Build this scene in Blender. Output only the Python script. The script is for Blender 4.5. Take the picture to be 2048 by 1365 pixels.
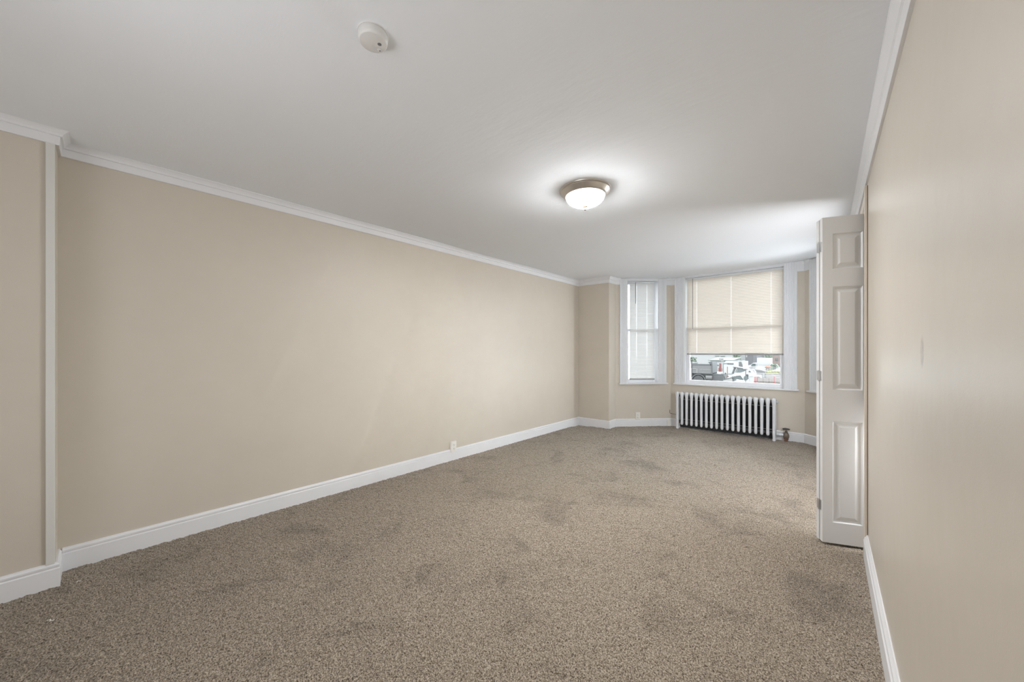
import bpy, bmesh, math, random
import numpy as np
from mathutils import Vector, Matrix
for o in list(bpy.data.objects): bpy.data.objects.remove(o, do_unlink=True)
S = bpy.context.scene
COL = S.collection
R = math.radians
random.seed(4)

# ------------------------------------------------------------------ camera, sky, sun, lights, exposure
cam_d = bpy.data.cameras.new('camera'); cam = bpy.data.objects.new('camera', cam_d); COL.objects.link(cam)
cam.location = (0, 0, 1.2); cam.rotation_euler = (R(90), 0, R(41.0))
cam_d.sensor_width = 36.0; cam_d.lens = 36.0 * 725.0 / 2048.0
cam_d.shift_y = (704.3 - 682.5) / 2048.0
cam_d.clip_start = 0.02; cam_d.clip_end = 1000
S.camera = cam
S.view_settings.view_transform = 'Standard'; S.view_settings.look = 'None'
S.view_settings.gamma = 1.0; S.view_settings.use_curve_mapping = False
S.view_settings.exposure = 0.07

W = bpy.data.worlds.new('sky'); S.world = W; W.use_nodes = True
wb = W.node_tree.nodes['Background']
wb.inputs['Color'].default_value = (0.86, 0.93, 1.0, 1); wb.inputs['Strength'].default_value = 8.8

YBACK_ = -2.3
def light(name, kind, loc, rot, energy, color, **kw):
    d = bpy.data.lights.new(name, kind); o = bpy.data.objects.new(name, d); COL.objects.link(o)
    o.location = loc; o.rotation_euler = rot; d.energy = energy; d.color = color
    for k, v in kw.items(): setattr(d, k, v)
    return o
light('sun', 'SUN', (0, -20, 40), (R(48), 0, R(12)), 4.2, (1.0, 0.96, 0.9), angle=R(6))
# daylight through the open-blind right bay window, then three added fill lights out of view
light('daylight_right_window', 'AREA', (1.52, 7.22, 1.50), (R(90), 0, R(135)), 430, (0.95, 0.985, 1.04), shape='RECTANGLE', size=2.4, size_y=1.6)
light('closet_fill', 'AREA', (0.44, 3.32, 1.25), (R(70), 0, R(33)), 34, (0.95, 0.985, 1.04), shape='RECTANGLE', size=0.36, size_y=1.5)  # added fill hidden in the closet to brighten the bay, no lamp known there
light('camera_fill', 'AREA', (-1.0, -0.30, 1.45), (R(88), 0, 0), 5, (0.98, 0.99, 1.03), shape='RECTANGLE', size=1.3, size_y=1.2)  # added soft fill just behind the camera, aimed towards the bay
light('ceiling_fill', 'AREA', (-0.9, -1.7, 0.5), (R(145), 0, 0), 21, (0.97, 0.99, 1.04), shape='RECTANGLE', size=1.8, size_y=0.8)  # added fill aimed up at the ceiling, stands for no real lamp

# ------------------------------------------------------------------ materials
def srgb(r, g, b):
    f = lambda c: (c / 255 / 12.92) if c / 255 <= 0.04045 else ((c / 255 + 0.055) / 1.055) ** 2.4
    return (f(r), f(g), f(b), 1)
def mat(name, color, rough=0.5, metal=0.0, bump=0.0, bscale=60.0, var=0.0, vscale=4.0, spec=0.5, trans=0.0, emit=None, estr=0.0):
    m = bpy.data.materials.new(name); m.use_nodes = True
    nt = m.node_tree; N = nt.nodes; L = nt.links
    b = N['Principled BSDF']
    if len(color) == 3: color = (*color, 1)
    b.inputs['Base Color'].default_value = color
    b.inputs['Roughness'].default_value = rough; b.inputs['Metallic'].default_value = metal
    b.inputs['Specular IOR Level'].default_value = spec
    if trans: b.inputs['Transmission Weight'].default_value = trans
    if emit: b.inputs['Emission Color'].default_value = emit; b.inputs['Emission Strength'].default_value = estr
    tc = N.new('ShaderNodeTexCoord')
    n = N.new('ShaderNodeTexNoise'); n.inputs['Scale'].default_value = vscale; n.inputs['Detail'].default_value = 5
    L.new(tc.outputs['Object'], n.inputs['Vector'])
    mx = N.new('ShaderNodeMix'); mx.data_type = 'RGBA'
    mx.inputs['A'].default_value = tuple(c * (1 - var) for c in color[:3]) + (1,)
    mx.inputs['B'].default_value = tuple(min(1, c * (1 + var)) for c in color[:3]) + (1,)
    L.new(n.outputs['Fac'], mx.inputs['Factor']); L.new(mx.outputs['Result'], b.inputs['Base Color'])
    if bump:
        n2 = N.new('ShaderNodeTexNoise'); n2.inputs['Scale'].default_value = bscale; n2.inputs['Detail'].default_value = 4
        L.new(tc.outputs['Object'], n2.inputs['Vector'])
        bp = N.new('ShaderNodeBump'); bp.inputs['Strength'].default_value = bump; bp.inputs['Distance'].default_value = 0.004
        L.new(n2.outputs['Fac'], bp.inputs['Height']); L.new(bp.outputs['Normal'], b.inputs['Normal'])
    return m

M = {}
M['trim'] = mat('white_gloss_paint', (0.80, 0.80, 0.81), 0.35, bump=0.05, bscale=20, var=0.02)
M['casing'] = mat('white_casing_paint', (0.77, 0.785, 0.80), 0.35, var=0.02)
M['door'] = mat('door_paint', (0.73, 0.725, 0.715), 0.45, bump=0.12, bscale=14, var=0.02, vscale=3)
M['dooredge'] = mat('beige_casing_paint', (0.62, 0.545, 0.455), 0.4, var=0.02)
M['strip'] = mat('corner_strip_paint', (0.70, 0.69, 0.65), 0.4, var=0.03)
M['vinyl'] = mat('white_vinyl', (0.86, 0.87, 0.89), 0.3)
M['radiator'] = mat('silver_radiator_paint', (0.82, 0.84, 0.87), 0.38, metal=0.1, bump=0.1, bscale=90, var=0.06, vscale=20)
M['radshade'] = mat('shaded_cast_iron', (0.06, 0.06, 0.062), 0.6, var=0.2, vscale=20)  # shade in the gaps put into the colour of the rear iron parts
M['shade_sheet'] = mat('dark_shade_sheet', (0.035, 0.037, 0.042), 0.6, var=0.2, vscale=10)  # dark colour stands for shade behind and under the radiator
M['rod'] = mat('steel_rod', (0.55, 0.55, 0.56), 0.35, metal=0.8)
M['brass'] = mat('tarnished_bronze', (0.20, 0.165, 0.135), 0.45, metal=0.5, bump=0.2, bscale=80, var=0.3, vscale=30)
M['rust'] = mat('rusty_pipe', (0.16, 0.075, 0.045), 0.8, bump=0.3, bscale=90, var=0.3, vscale=40)
M['wheelblack'] = mat('black_handwheel', (0.07, 0.065, 0.06), 0.5, var=0.2, vscale=40)
M['galv'] = mat('painted_union', (0.60, 0.62, 0.64), 0.4, metal=0.3, var=0.1, vscale=40)
M['nickel'] = mat('brushed_nickel', (0.62, 0.58, 0.53), 0.33, metal=0.85, var=0.04, vscale=40)
M['finial'] = mat('antique_brass', (0.20, 0.16, 0.12), 0.5, metal=0.2)
M['plastic'] = mat('white_plastic', (0.74, 0.73, 0.71), 0.4)
M['ivory'] = mat('ivory_plastic', (0.80, 0.78, 0.72), 0.35)
M['slot'] = mat('dark_slot', (0.03, 0.03, 0.03), 0.6)
M['grille'] = mat('grey_grille', (0.16, 0.16, 0.16), 0.6)
M['cable'] = mat('black_cable', (0.02, 0.02, 0.02), 0.5)
M['wand'] = mat('grey_clear_wand', (0.30, 0.29, 0.28), 0.25)
M['cord'] = mat('white_cord', (0.9, 0.9, 0.88), 0.6)
M['bottomrail'] = mat('grey_blind_rail', (0.36, 0.35, 0.35), 0.45)
M['lint'] = mat('white_lint', (0.85, 0.83, 0.78), 0.9)
M['stick'] = mat('pale_wood_stick', (0.62, 0.56, 0.40), 0.7)
M['chrome'] = mat('hinge_steel', (0.6, 0.6, 0.6), 0.3, metal=0.9)
M['gap'] = mat('dark_brown_gap', (0.10, 0.07, 0.05), 0.9)
M['block'] = mat('outer_wall', (0.45, 0.4, 0.36), 0.9)

def wall_paint(name='beige_eggshell_paint', rough=0.47, spec=0.4):
    m = mat(name, srgb(206, 197, 183), rough, spec=spec)
    nt = m.node_tree; N = nt.nodes; L = nt.links; b = N['Principled BSDF']
    tc = N.new('ShaderNodeTexCoord')
    # roller texture plus broad plaster unevenness
    a = N.new('ShaderNodeTexNoise'); a.inputs['Scale'].default_value = 260; a.inputs['Detail'].default_value = 3
    c = N.new('ShaderNodeTexNoise'); c.inputs['Scale'].default_value = 3.0; c.inputs['Detail'].default_value = 3
    for t in (a, c): L.new(tc.outputs['Object'], t.inputs['Vector'])
    b1 = N.new('ShaderNodeBump'); b1.inputs['Strength'].default_value = 0.10; b1.inputs['Distance'].default_value = 0.002
    b2 = N.new('ShaderNodeBump'); b2.inputs['Strength'].default_value = 0.25; b2.inputs['Distance'].default_value = 0.03
    L.new(a.outputs['Fac'], b1.inputs['Height']); L.new(c.outputs['Fac'], b2.inputs['Height'])
    L.new(b2.outputs['Normal'], b1.inputs['Normal']); L.new(b1.outputs['Normal'], b.inputs['Normal'])
    # faint scuffs and uneven sheen
    s = N.new('ShaderNodeTexNoise'); s.inputs['Scale'].default_value = 2.3; s.inputs['Detail'].default_value = 8; s.inputs['Roughness'].default_value = 0.65
    L.new(tc.outputs['Object'], s.inputs['Vector'])
    mx = N.new('ShaderNodeMix'); mx.data_type = 'RGBA'
    mx.inputs['A'].default_value = srgb(202, 193, 179); mx.inputs['B'].default_value = srgb(211, 202, 188)
    L.new(s.outputs['Fac'], mx.inputs['Factor'])
    # the grey rub mark on the right-hand wall (world position, it stays on the wall)
    g = N.new('ShaderNodeNewGeometry')
    sub = N.new('ShaderNodeVectorMath'); sub.operation = 'SUBTRACT'; sub.inputs[1].default_value = (0.179, 1.355, 1.199)
    L.new(g.outputs['Position'], sub.inputs[0])
    scl = N.new('ShaderNodeVectorMath'); scl.operation = 'MULTIPLY'; scl.inputs[1].default_value = (10, 38, 22)
    L.new(sub.outputs['Vector'], scl.inputs[0])
    ln = N.new('ShaderNodeVectorMath'); ln.operation = 'LENGTH'; L.new(scl.outputs['Vector'], ln.inputs[0])
    mr = N.new('ShaderNodeMapRange'); mr.inputs['From Min'].default_value = 0.55; mr.inputs['From Max'].default_value = 1.0
    mr.inputs['To Min'].default_value = 0.95; mr.inputs['To Max'].default_value = 0.0
    L.new(ln.outputs['Value'], mr.inputs['Value'])
    sn = N.new('ShaderNodeTexNoise'); sn.inputs['Scale'].default_value = 60; L.new(g.outputs['Position'], sn.inputs['Vector'])
    ml = N.new('ShaderNodeMath'); ml.operation = 'MULTIPLY'; L.new(mr.outputs['Result'], ml.inputs[0]); L.new(sn.outputs['Fac'], ml.inputs[1])
    mx2 = N.new('ShaderNodeMix'); mx2.data_type = 'RGBA'; mx2.inputs['B'].default_value = srgb(140, 130, 122)
    L.new(ml.outputs['Value'], mx2.inputs['Factor']); L.new(mx.outputs['Result'], mx2.inputs['A'])
    L.new(mx2.outputs['Result'], b.inputs['Base Color'])
    return m
M['wall'] = wall_paint()
M['wall_satin'] = wall_paint('beige_satin_paint', 0.32, 0.5)

def ceiling_paint():
    m = mat('flat_ceiling_paint', (0.88, 0.90, 0.93), 0.9, spec=0.06)
    nt = m.node_tree; N = nt.nodes; L = nt.links; b = N['Principled BSDF']
    tc = N.new('ShaderNodeTexCoord')
    mp = N.new('ShaderNodeMapping'); mp.inputs['Scale'].default_value = (0.8, 2.6, 1); mp.inputs['Rotation'].default_value = (0, 0, R(35))
    L.new(tc.outputs['Object'], mp.inputs['Vector'])
    a = N.new('ShaderNodeTexNoise'); a.inputs['Scale'].default_value = 1.6; a.inputs['Detail'].default_value = 6; a.inputs['Roughness'].default_value = 0.55
    L.new(mp.outputs['Vector'], a.inputs['Vector'])
    c = N.new('ShaderNodeTexNoise'); c.inputs['Scale'].default_value = 180; L.new(tc.outputs['Object'], c.inputs['Vector'])
    b1 = N.new('ShaderNodeBump'); b1.inputs['Strength'].default_value = 0.3; b1.inputs['Distance'].default_value = 0.02
    b2 = N.new('ShaderNodeBump'); b2.inputs['Strength'].default_value = 0.06; b2.inputs['Distance'].default_value = 0.002
    L.new(a.outputs['Fac'], b1.inputs['Height']); L.new(c.outputs['Fac'], b2.inputs['Height'])
    L.new(b1.outputs['Normal'], b2.inputs['Normal']); L.new(b2.outputs['Normal'], b.inputs['Normal'])
    return m
M['ceiling'] = ceiling_paint()

def carpet_mat():
    m = mat('brown_frieze_carpet', (0.3, 0.25, 0.2), 0.95, spec=0.1)
    nt = m.node_tree; N = nt.nodes; L = nt.links; b = N['Principled BSDF']
    b.inputs['Sheen Weight'].default_value = 0.25
    tc = N.new('ShaderNodeTexCoord')
    a = N.new('ShaderNodeTexNoise'); a.inputs['Scale'].default_value = 185; a.inputs['Detail'].default_value = 3; a.inputs['Roughness'].default_value = 0.7
    p = N.new('ShaderNodeTexNoise'); p.inputs['Scale'].default_value = 2.4; p.inputs['Detail'].default_value = 7; p.inputs['Roughness'].default_value = 0.62; p.inputs['Distortion'].default_value = 0.6
    for t in (a, p): L.new(tc.outputs['Object'], t.inputs['Vector'])
    cr = N.new('ShaderNodeValToRGB'); e = cr.color_ramp.elements
    e[0].position = 0.36; e[0].color = srgb(60, 50, 40); e[1].position = 0.64; e[1].color = srgb(190, 177, 160)
    k = e.new(0.5); k.color = srgb(137, 124, 108)
    L.new(a.outputs['Fac'], cr.inputs['Fac'])
    # pile lying the other way: darker footprints
    pr = N.new('ShaderNodeMapRange'); pr.inputs['From Min'].default_value = 0.33; pr.inputs['From Max'].default_value = 0.47
    pr.inputs['To Min'].default_value = 0.70; pr.inputs['To Max'].default_value = 1.0
    L.new(p.outputs['Fac'], pr.inputs['Value'])
    mu = N.new('ShaderNodeVectorMath'); mu.operation = 'SCALE'
    L.new(cr.outputs['Color'], mu.inputs[0]); L.new(pr.outputs['Result'], mu.inputs['Scale'])
    L.new(mu.outputs['Vector'], b.inputs['Base Color'])
    return m
M['carpet'] = carpet_mat()

def slat_mat(name, col, tr):
    m = bpy.data.materials.new(name); m.use_nodes = True; nt = m.node_tree; N = nt.nodes; L = nt.links
    for n in list(N): N.remove(n)
    out = N.new('ShaderNodeOutputMaterial')
    d = N.new('ShaderNodeBsdfDiffuse'); t = N.new('ShaderNodeBsdfTranslucent'); g = N.new('ShaderNodeBsdfGlossy')
    d.inputs['Color'].default_value = (*col, 1); t.inputs['Color'].default_value = (*col, 1); g.inputs['Roughness'].default_value = 0.35
    a = N.new('ShaderNodeMixShader'); a.inputs['Fac'].default_value = tr
    b = N.new('ShaderNodeMixShader'); b.inputs['Fac'].default_value = 0.03
    L.new(d.outputs[0], a.inputs[1]); L.new(t.outputs[0], a.inputs[2]); L.new(a.outputs[0], b.inputs[1]); L.new(g.outputs[0], b.inputs[2])
    L.new(b.outputs[0], out.inputs['Surface'])
    return m
M['slat_cream'] = slat_mat('cream_vinyl_slat', (0.87, 0.825, 0.765), 0.28)
M['slat_white'] = slat_mat('white_vinyl_slat', (0.85, 0.845, 0.83), 0.25)

def glass_mat(name, tint=(0.97, 0.985, 0.98)):
    m = bpy.data.materials.new(name); m.use_nodes = True; nt = m.node_tree; N = nt.nodes; L = nt.links
    for n in list(N): N.remove(n)
    out = N.new('ShaderNodeOutputMaterial'); t = N.new('ShaderNodeBsdfTransparent'); g = N.new('ShaderNodeBsdfGlossy')
    t.inputs['Color'].default_value = (*tint, 1); g.inputs['Roughness'].default_value = 0.02
    f = N.new('ShaderNodeFresnel'); f.inputs['IOR'].default_value = 1.45
    x = N.new('ShaderNodeMixShader'); L.new(f.outputs[0], x.inputs['Fac']); L.new(t.outputs[0], x.inputs[1]); L.new(g.outputs[0], x.inputs[2])
    L.new(x.outputs[0], out.inputs['Surface'])
    return m
M['glass'] = glass_mat('window_glass')
LAMP = 345.0
def dome_mat():
    # the bulbs shine mostly down through the bowl, its shaded upper edge is far dimmer
    m = mat('lit_frosted_glass', (0.95, 0.93, 0.9), 0.4, emit=(0.98, 1.0, 1.02, 1), estr=LAMP)
    nt = m.node_tree; N = nt.nodes; L = nt.links
    g = N.new('ShaderNodeNewGeometry'); sp = N.new('ShaderNodeSeparateXYZ'); L.new(g.outputs['Normal'], sp.inputs[0])
    mr = N.new('ShaderNodeMapRange'); mr.interpolation_type = 'SMOOTHSTEP'
    mr.inputs['From Min'].default_value = -0.55; mr.inputs['From Max'].default_value = -0.93
    mr.inputs['To Min'].default_value = 4.0; mr.inputs['To Max'].default_value = LAMP
    L.new(sp.outputs['Z'], mr.inputs['Value']); L.new(mr.outputs['Result'], N['Principled BSDF'].inputs['Emission Strength'])
    m['mr'] = mr.name
    return m
M['dome'] = dome_mat()

# ------------------------------------------------------------------ mesh helpers
class MB:
    """collects shapes and links them as ONE mesh object"""
    def __init__(s): s.bm = bmesh.new()
    def poly(s, pts, faces):
        v = [s.bm.verts.new(p) for p in pts]
        for f in faces:
            try: s.bm.faces.new([v[i] for i in f])
            except ValueError: pass
        return v
    def box(s, x0, x1, y0, y1, z0, z1, bevel=0.0):
        v = s.poly([(x0,y0,z0),(x1,y0,z0),(x1,y1,z0),(x0,y1,z0),(x0,y0,z1),(x1,y0,z1),(x1,y1,z1),(x0,y1,z1)],
                   [(3,2,1,0),(4,5,6,7),(0,1,5,4),(1,2,6,5),(2,3,7,6),(3,0,4,7)])
        if bevel:
            es = list({e for q in v for e in q.link_edges})
            bmesh.ops.bevel(s.bm, geom=es, offset=bevel, segments=2, affect='EDGES', profile=0.5)
        return s
    def prism(s, pts, y0, y1, axis='y'):
        """outline in x,z pushed along y (or in x,y along z)"""
        n = len(pts)
        if axis == 'y': P = [(a, y0, b) for a, b in pts] + [(a, y1, b) for a, b in pts]
        elif axis == 'x': P = [(y0, a, b) for a, b in pts] + [(y1, a, b) for a, b in pts]
        else: P = [(a, b, y0) for a, b in pts] + [(a, b, y1) for a, b in pts]
        s.poly(P, [tuple(range(n))[::-1], tuple(range(n, 2 * n))] + [(i, (i+1) % n, n + (i+1) % n, n + i) for i in range(n)])
        return s
    def rings(s, rings, cap=True):
        vs = [[s.bm.verts.new(p) for p in r] for r in rings]; n = len(rings[0])
        for a, b in zip(vs, vs[1:]):
            for i in range(n): s.bm.faces.new((a[i], a[(i+1) % n], b[(i+1) % n], b[i]))
        if cap: s.bm.faces.new(vs[0][::-1]); s.bm.faces.new(vs[-1])
        return s
    def lathe(s, prof, c=(0,0,0), n=32, axis='z', sx=1.0, sy=1.0, cap=True):
        rr = []
        for r, z in prof:
            ring = []
            for i in range(n):
                a = 2 * math.pi * i / n; u, w = r * math.cos(a) * sx, r * math.sin(a) * sy
                p = (u, w, z) if axis == 'z' else ((z, u, w) if axis == 'x' else (w, z, u))
                ring.append((p[0] + c[0], p[1] + c[1], p[2] + c[2]))
            rr.append(ring)
        return s.rings(rr, cap)
    def tube(s, pts, r, n=8):
        pts = [Vector(p) for p in pts]; rr = []
        for i, p in enumerate(pts):
            d = (pts[min(i+1, len(pts)-1)] - pts[max(i-1, 0)]).normalized()
            up = Vector((0,0,1)) if abs(d.z) < 0.9 else Vector((1,0,0))
            a = d.cross(up).normalized(); b = d.cross(a)
            rad = r[i] if isinstance(r, (list, tuple)) else r
            rr.append([tuple(p + a * (rad * math.cos(2*math.pi*k/n)) + b * (rad * math.sin(2*math.pi*k/n))) for k in range(n)])
        return s.rings(rr)
    def build(s, name, m, parent=None, smooth=False, loc=None, rz=None):
        bmesh.ops.recalc_face_normals(s.bm, faces=s.bm.faces[:])
        me = bpy.data.meshes.new(name); s.bm.to_mesh(me); s.bm.free()
        me.materials.append(m)
        if smooth:
            me.polygons.foreach_set('use_smooth', [True] * len(me.polygons))
            me.set_sharp_from_angle(angle=R(40))
        o = bpy.data.objects.new(name, me); COL.objects.link(o)
        if parent: o.parent = parent
        if loc: o.location = loc
        if rz is not None: o.rotation_euler = (0, 0, rz)
        return o
def share(name, me, parent=None, loc=(0,0,0), rot=(0,0,0)):
    o = bpy.data.objects.new(name, me); COL.objects.link(o); o.parent = parent; o.location = loc; o.rotation_euler = rot; return o
def empty(name, loc, rz=0.0):
    o = bpy.data.objects.new(name, None); COL.objects.link(o); o.empty_display_size = 0.05
    o.location = loc; o.rotation_euler = (0, 0, rz); return o
def thing(o, label, cat, group=None):
    o['label'] = label; o['category'] = cat
    if group: o['group'] = group
    return o
def struct(o, label=None):
    o['kind'] = 'structure'
    if label: o['label'] = label
    return o

# ------------------------------------------------------------------ room measures (x across, y towards the bay)
def lerp(a, b, t): return a + (b - a) * t
def zt(x, y):   # underside of the sagging ceiling
    return lerp(2.341 + 0.006 * y, 2.215 + 0.031 * y, (x + 3.1) / 3.25)
def zb(x, y):   # lower edge of the crown moulding
    return lerp(2.266 + 0.0035 * y, 2.108 + 0.0255 * y, (x + 3.1) / 3.25)
XR = 0.179
def xl(y): return -3.166 + 0.0105 * y        # left wall is slightly out of square
XS = -2.985                                  # the part of the left wall that stands forward
YJ, YF, YB, YBACK = -0.133, 5.255, 6.14, -2.3
BL0, BL1 = Vector((-2.567, 5.485, 0)), Vector((-1.915, 6.14, 0))
BR1, BR0 = Vector((-0.222, 6.14, 0)), Vector((0.43, 5.485, 0))
YSTEP = 4.75

def wall(name, p0, p1, thick, holes=(), top=2.62, bottom=-0.06, m=None, label=None):
    """a slab from p0 to p1 whose room face lies on the line, thickness to its left; holes = (s0, s1, z0, z1)"""
    p0, p1 = Vector((p0[0], p0[1], 0)), Vector((p1[0], p1[1], 0))
    u = (p1 - p0); Ln = u.length; u.normalize(); n = Vector((-u.y, u.x, 0))
    mb = MB()
    def slab(a, b, z0, z1):
        if b - a < 1e-4 or z1 - z0 < 1e-4: return
        q = [p0 + u * a, p0 + u * b, p0 + u * b + n * thick, p0 + u * a + n * thick]
        mb.poly([(v.x, v.y, z0) for v in q] + [(v.x, v.y, z1) for v in q],
                [(3,2,1,0),(4,5,6,7),(0,1,5,4),(1,2,6,5),(2,3,7,6),(3,0,4,7)])
    s = 0.0
    for (a, b, z0, z1) in sorted(holes):
        slab(s, a, bottom, top); slab(a, b, bottom, z0); slab(a, b, z1, top); s = b
    slab(s, Ln, bottom, top)
    o = mb.build(name, m or M['wall']); struct(o, label)
    return o

# window measures: (offset from wall start, width), sill and head height
WZ0, WZ1 = 0.695, 2.372
CW0, CW1 = 0.205, 1.478          # in metres along the centre wall from BL1
SW0, SW1 = 0.193, 0.712          # along the left angled wall from BL0
LB = (BL1 - BL0).length
T = 0.17
wall('wall_left', (xl(YJ - 0.02), YJ - 0.02), (xl(YF + 0.15), YF + 0.15), 0.15, label='long beige wall on the left')
wall('wall_left_front', (XS, YBACK), (XS, YJ), 0.185, label='short piece of the left wall that stands forward')
wall('wall_far', (xl(YF) - 0.1, YF), (-2.567, YF), 0.23, label='narrow end wall left of the bay')
wall('wall_bay_left', BL0, BL1, T, [(SW0, SW1, WZ0, WZ1 - 0.01)], label='angled bay wall left of the centre window')
wall('wall_bay_center', BL1, BR1, T, [(CW0, CW1, WZ0, WZ1 + 0.01)], label='centre bay wall with window and radiator')
wall('wall_bay_right', BR1, BR0, T, [(LB - SW1, LB - SW0, WZ0, WZ1 + 0.01)], label='angled bay wall right of the centre window')
wall('wall_far_right', (0.43, 5.485), (0.43, YSTEP), 0.15, label='end wall right of the bay')
wall('wall_far_step', (0.60, YSTEP), (XR, YSTEP), 0.04)
wall('wall_right', (XR, YSTEP), (XR, YBACK), 0.12, [(YSTEP - 4.55, YSTEP - 3.0, -0.07, 2.075)], m=M['wall_satin'], label='beige wall close on the right')
wall('wall_back', (0.5, YBACK), (-3.4, YBACK), 0.15)
# the closet behind the folding door
wall('wall_closet', (0.9, 4.70), (0.9, 2.85), 0.08)
wall('wall_closet_far', (XR + 0.12, 4.62), (0.95, 4.62), 0.08)
wall('wall_closet_near', (0.95, 2.9), (XR + 0.12, 2.9), 0.08)

# ceiling: one gently sagging surface with thickness
def build_ceiling():
    xs = np.linspace(-3.45, 1.0, 36); ys = np.linspace(YBACK - 0.15, 6.4, 60)
    rng = np.random.RandomState(2)
    mb = MB(); g = []
    for y in ys:
        g.append([mb.bm.verts.new((x, y, zt(min(x, 0.43), y) + 0.0025 * math.sin(2.1 * x + 1.3 * y) + 0.002 * math.sin(3.7 * y - 1.9 * x))) for x in xs])
    for a, b in zip(g, g[1:]):
        for i in range(len(xs) - 1): mb.bm.faces.new((a[i], b[i], b[i+1], a[i+1]))
    ret = bmesh.ops.extrude_face_region(mb.bm, geom=mb.bm.faces[:])
    for v in [q for q in ret['geom'] if isinstance(q, bmesh.types.BMVert)]: v.co.z = 2.68
    o = mb.build('ceiling', M['ceiling'], smooth=True); struct(o, 'white ceiling, slightly sagging and patched')
build_ceiling()

# floor: carpet with real pile relief
def build_floor():
    step = 0.0058
    xs = np.arange(-3.17, 0.46, step); ys = np.arange(-0.50, 6.16, step)
    nx, ny = len(xs), len(ys)
    rng = np.random.RandomState(7)
    def smooth(a, k):
        for ax in (0, 1):
            a = sum(np.roll(a, d, ax) for d in range(-k, k + 1)) / (2 * k + 1)
        return a
    h = rng.rand(ny, nx); h1 = smooth(rng.rand(ny, nx), 1); h1 = (h1 - .5) * 3 ; h2 = smooth(smooth(rng.rand(ny, nx), 6), 6); h2 = (h2 - .5) * 14
    z = (h - .5) * 0.006 + h1 * 0.005 + np.clip(h2, -1, 1) * 0.0022
    X, Y = np.meshgrid(xs, ys)
    X = X + (rng.rand(ny, nx) - .5) * step * .6; Y = Y + (rng.rand(ny, nx) - .5) * step * .6
    co = np.stack([X, Y, z], -1).reshape(-1, 3)
    i = np.arange(nx * ny).reshape(ny, nx)
    q = np.stack([i[:-1, :-1], i[:-1, 1:], i[1:, 1:], i[1:, :-1]], -1).reshape(-1, 4)
    cx_, cy_ = (X[:-1, :-1] + step / 2).ravel(), (Y[:-1, :-1] + step / 2).ravel()
    mrg = 0.04
    keep = (cx_ - cy_ > -2.567 - 5.485 - mrg * 1.4) & (cx_ + cy_ < 0.43 + 5.485 + mrg * 1.4)
    keep &= ~((cx_ < -2.567 - mrg) & (cy_ > YF + mrg))
    q = q[keep]
    used = np.unique(q); rm = np.full(nx * ny, -1); rm[used] = np.arange(len(used)); co = co[used]; q = rm[q]
    # plain border behind the camera and under the walls
    base = len(co)
    ext = np.array([(-3.45, -2.5, 0), (1.1, -2.5, 0), (1.1, -0.5, 0), (-3.45, -0.5, 0),
                    (-3.45, -2.5, -.012), (1.1, -2.5, -.012), (1.1, 6.4, -.012), (-3.45, 6.4, -.012)], float)
    co = np.concatenate([co, ext]); q = np.concatenate([q, np.array([(base, base+1, base+2, base+3), (base+4, base+5, base+6, base+7)])])
    me = bpy.data.meshes.new('floor')
    me.vertices.add(len(co)); me.vertices.foreach_set('co', co.ravel())
    me.loops.add(q.size); me.loops.foreach_set('vertex_index', q.ravel().astype(np.int32))
    me.polygons.add(len(q)); me.polygons.foreach_set('loop_start', (np.arange(len(q)) * 4).astype(np.int32))
    me.update(calc_edges=True); me.materials.append(M['carpet'])
    o = bpy.data.objects.new('floor', me); COL.objects.link(o); struct(o, 'brown and beige flecked carpet over the whole floor')
build_floor()

# ------------------------------------------------------------------ mouldings
def sweep(name, path, prof, m, zlo=None, zhi=None, label=None, kind=True):
    """profile (distance off the wall, height) mitred along a path of wall points; the room lies to the RIGHT of the path.
    with zlo/zhi the height 0..1 runs between the two slopes"""
    P = [Vector((p[0], p[1])) for p in path]; n = len(P); offs = []
    for i in range(n):
        ds = []
        if i > 0: ds.append((P[i] - P[i-1]).normalized())
        if i < n - 1: ds.append((P[i+1] - P[i]).normalized())
        ns = [Vector((d.y, -d.x)) for d in ds]
        if len(ns) == 1: offs.append(ns[0])
        else:
            b = (ns[0] + ns[1]); b.normalize(); offs.append(b / max(0.25, b.dot(ns[0])))
    rr = []
    for p, o in zip(P, offs):
        ring = []
        for d, h in prof:
            q = p + o * d
            z = h if zlo is None else lerp(zlo(p.x, p.y), zhi(q.x, q.y) + 0.004, h)
            ring.append((q.x, q.y, z))
        rr.append(ring)
    o = MB().rings(rr).build(name, m)
    if kind: struct(o, label)
    return o
def seg(p, q, n):   # subdivide a straight run so that it follows the sagging ceiling
    return [(lerp(p[0], q[0], i / n), lerp(p[1], q[1], i / n)) for i in range(n)]
CROWN = [(-0.01, 0), (0.012, 0), (0.014, 0.04), (0.016, 0.52), (0.024, 0.56), (0.024, 0.62), (0.027, 0.70), (0.036, 0.82), (0.044, 0.90), (0.048, 0.92), (0.048, 1.0), (-0.01, 1.0)]
CROWN_R = [(-0.01, 0), (0.010, 0), (0.011, 0.04), (0.013, 0.46), (0.019, 0.50), (0.019, 0.56), (0.022, 0.66), (0.028, 0.80), (0.032, 0.90), (0.034, 0.92), (0.034, 1.0), (-0.01, 1.0)]
FRIEZE = [(-0.01, 0), (0.014, 0), (0.016, 0.04), (0.017, 0.7), (0.024, 0.76), (0.028, 1.0), (-0.01, 1.0)]
BASE = [(-0.01, -0.02), (0.016, -0.02), (0.016, 0.092), (0.0125, 0.096), (0.0125, 0.100), (0.0145, 0.104), (0.0145, 0.112), (0.009, 0.118), (0.006, 0.124), (-0.01, 0.124)]
BASE_R = [(-0.01, -0.02), (0.019, -0.02), (0.019, 0.102), (0.015, 0.108), (0.013, 0.118), (0.007, 0.128), (0.004, 0.134), (-0.01, 0.134)]
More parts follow.
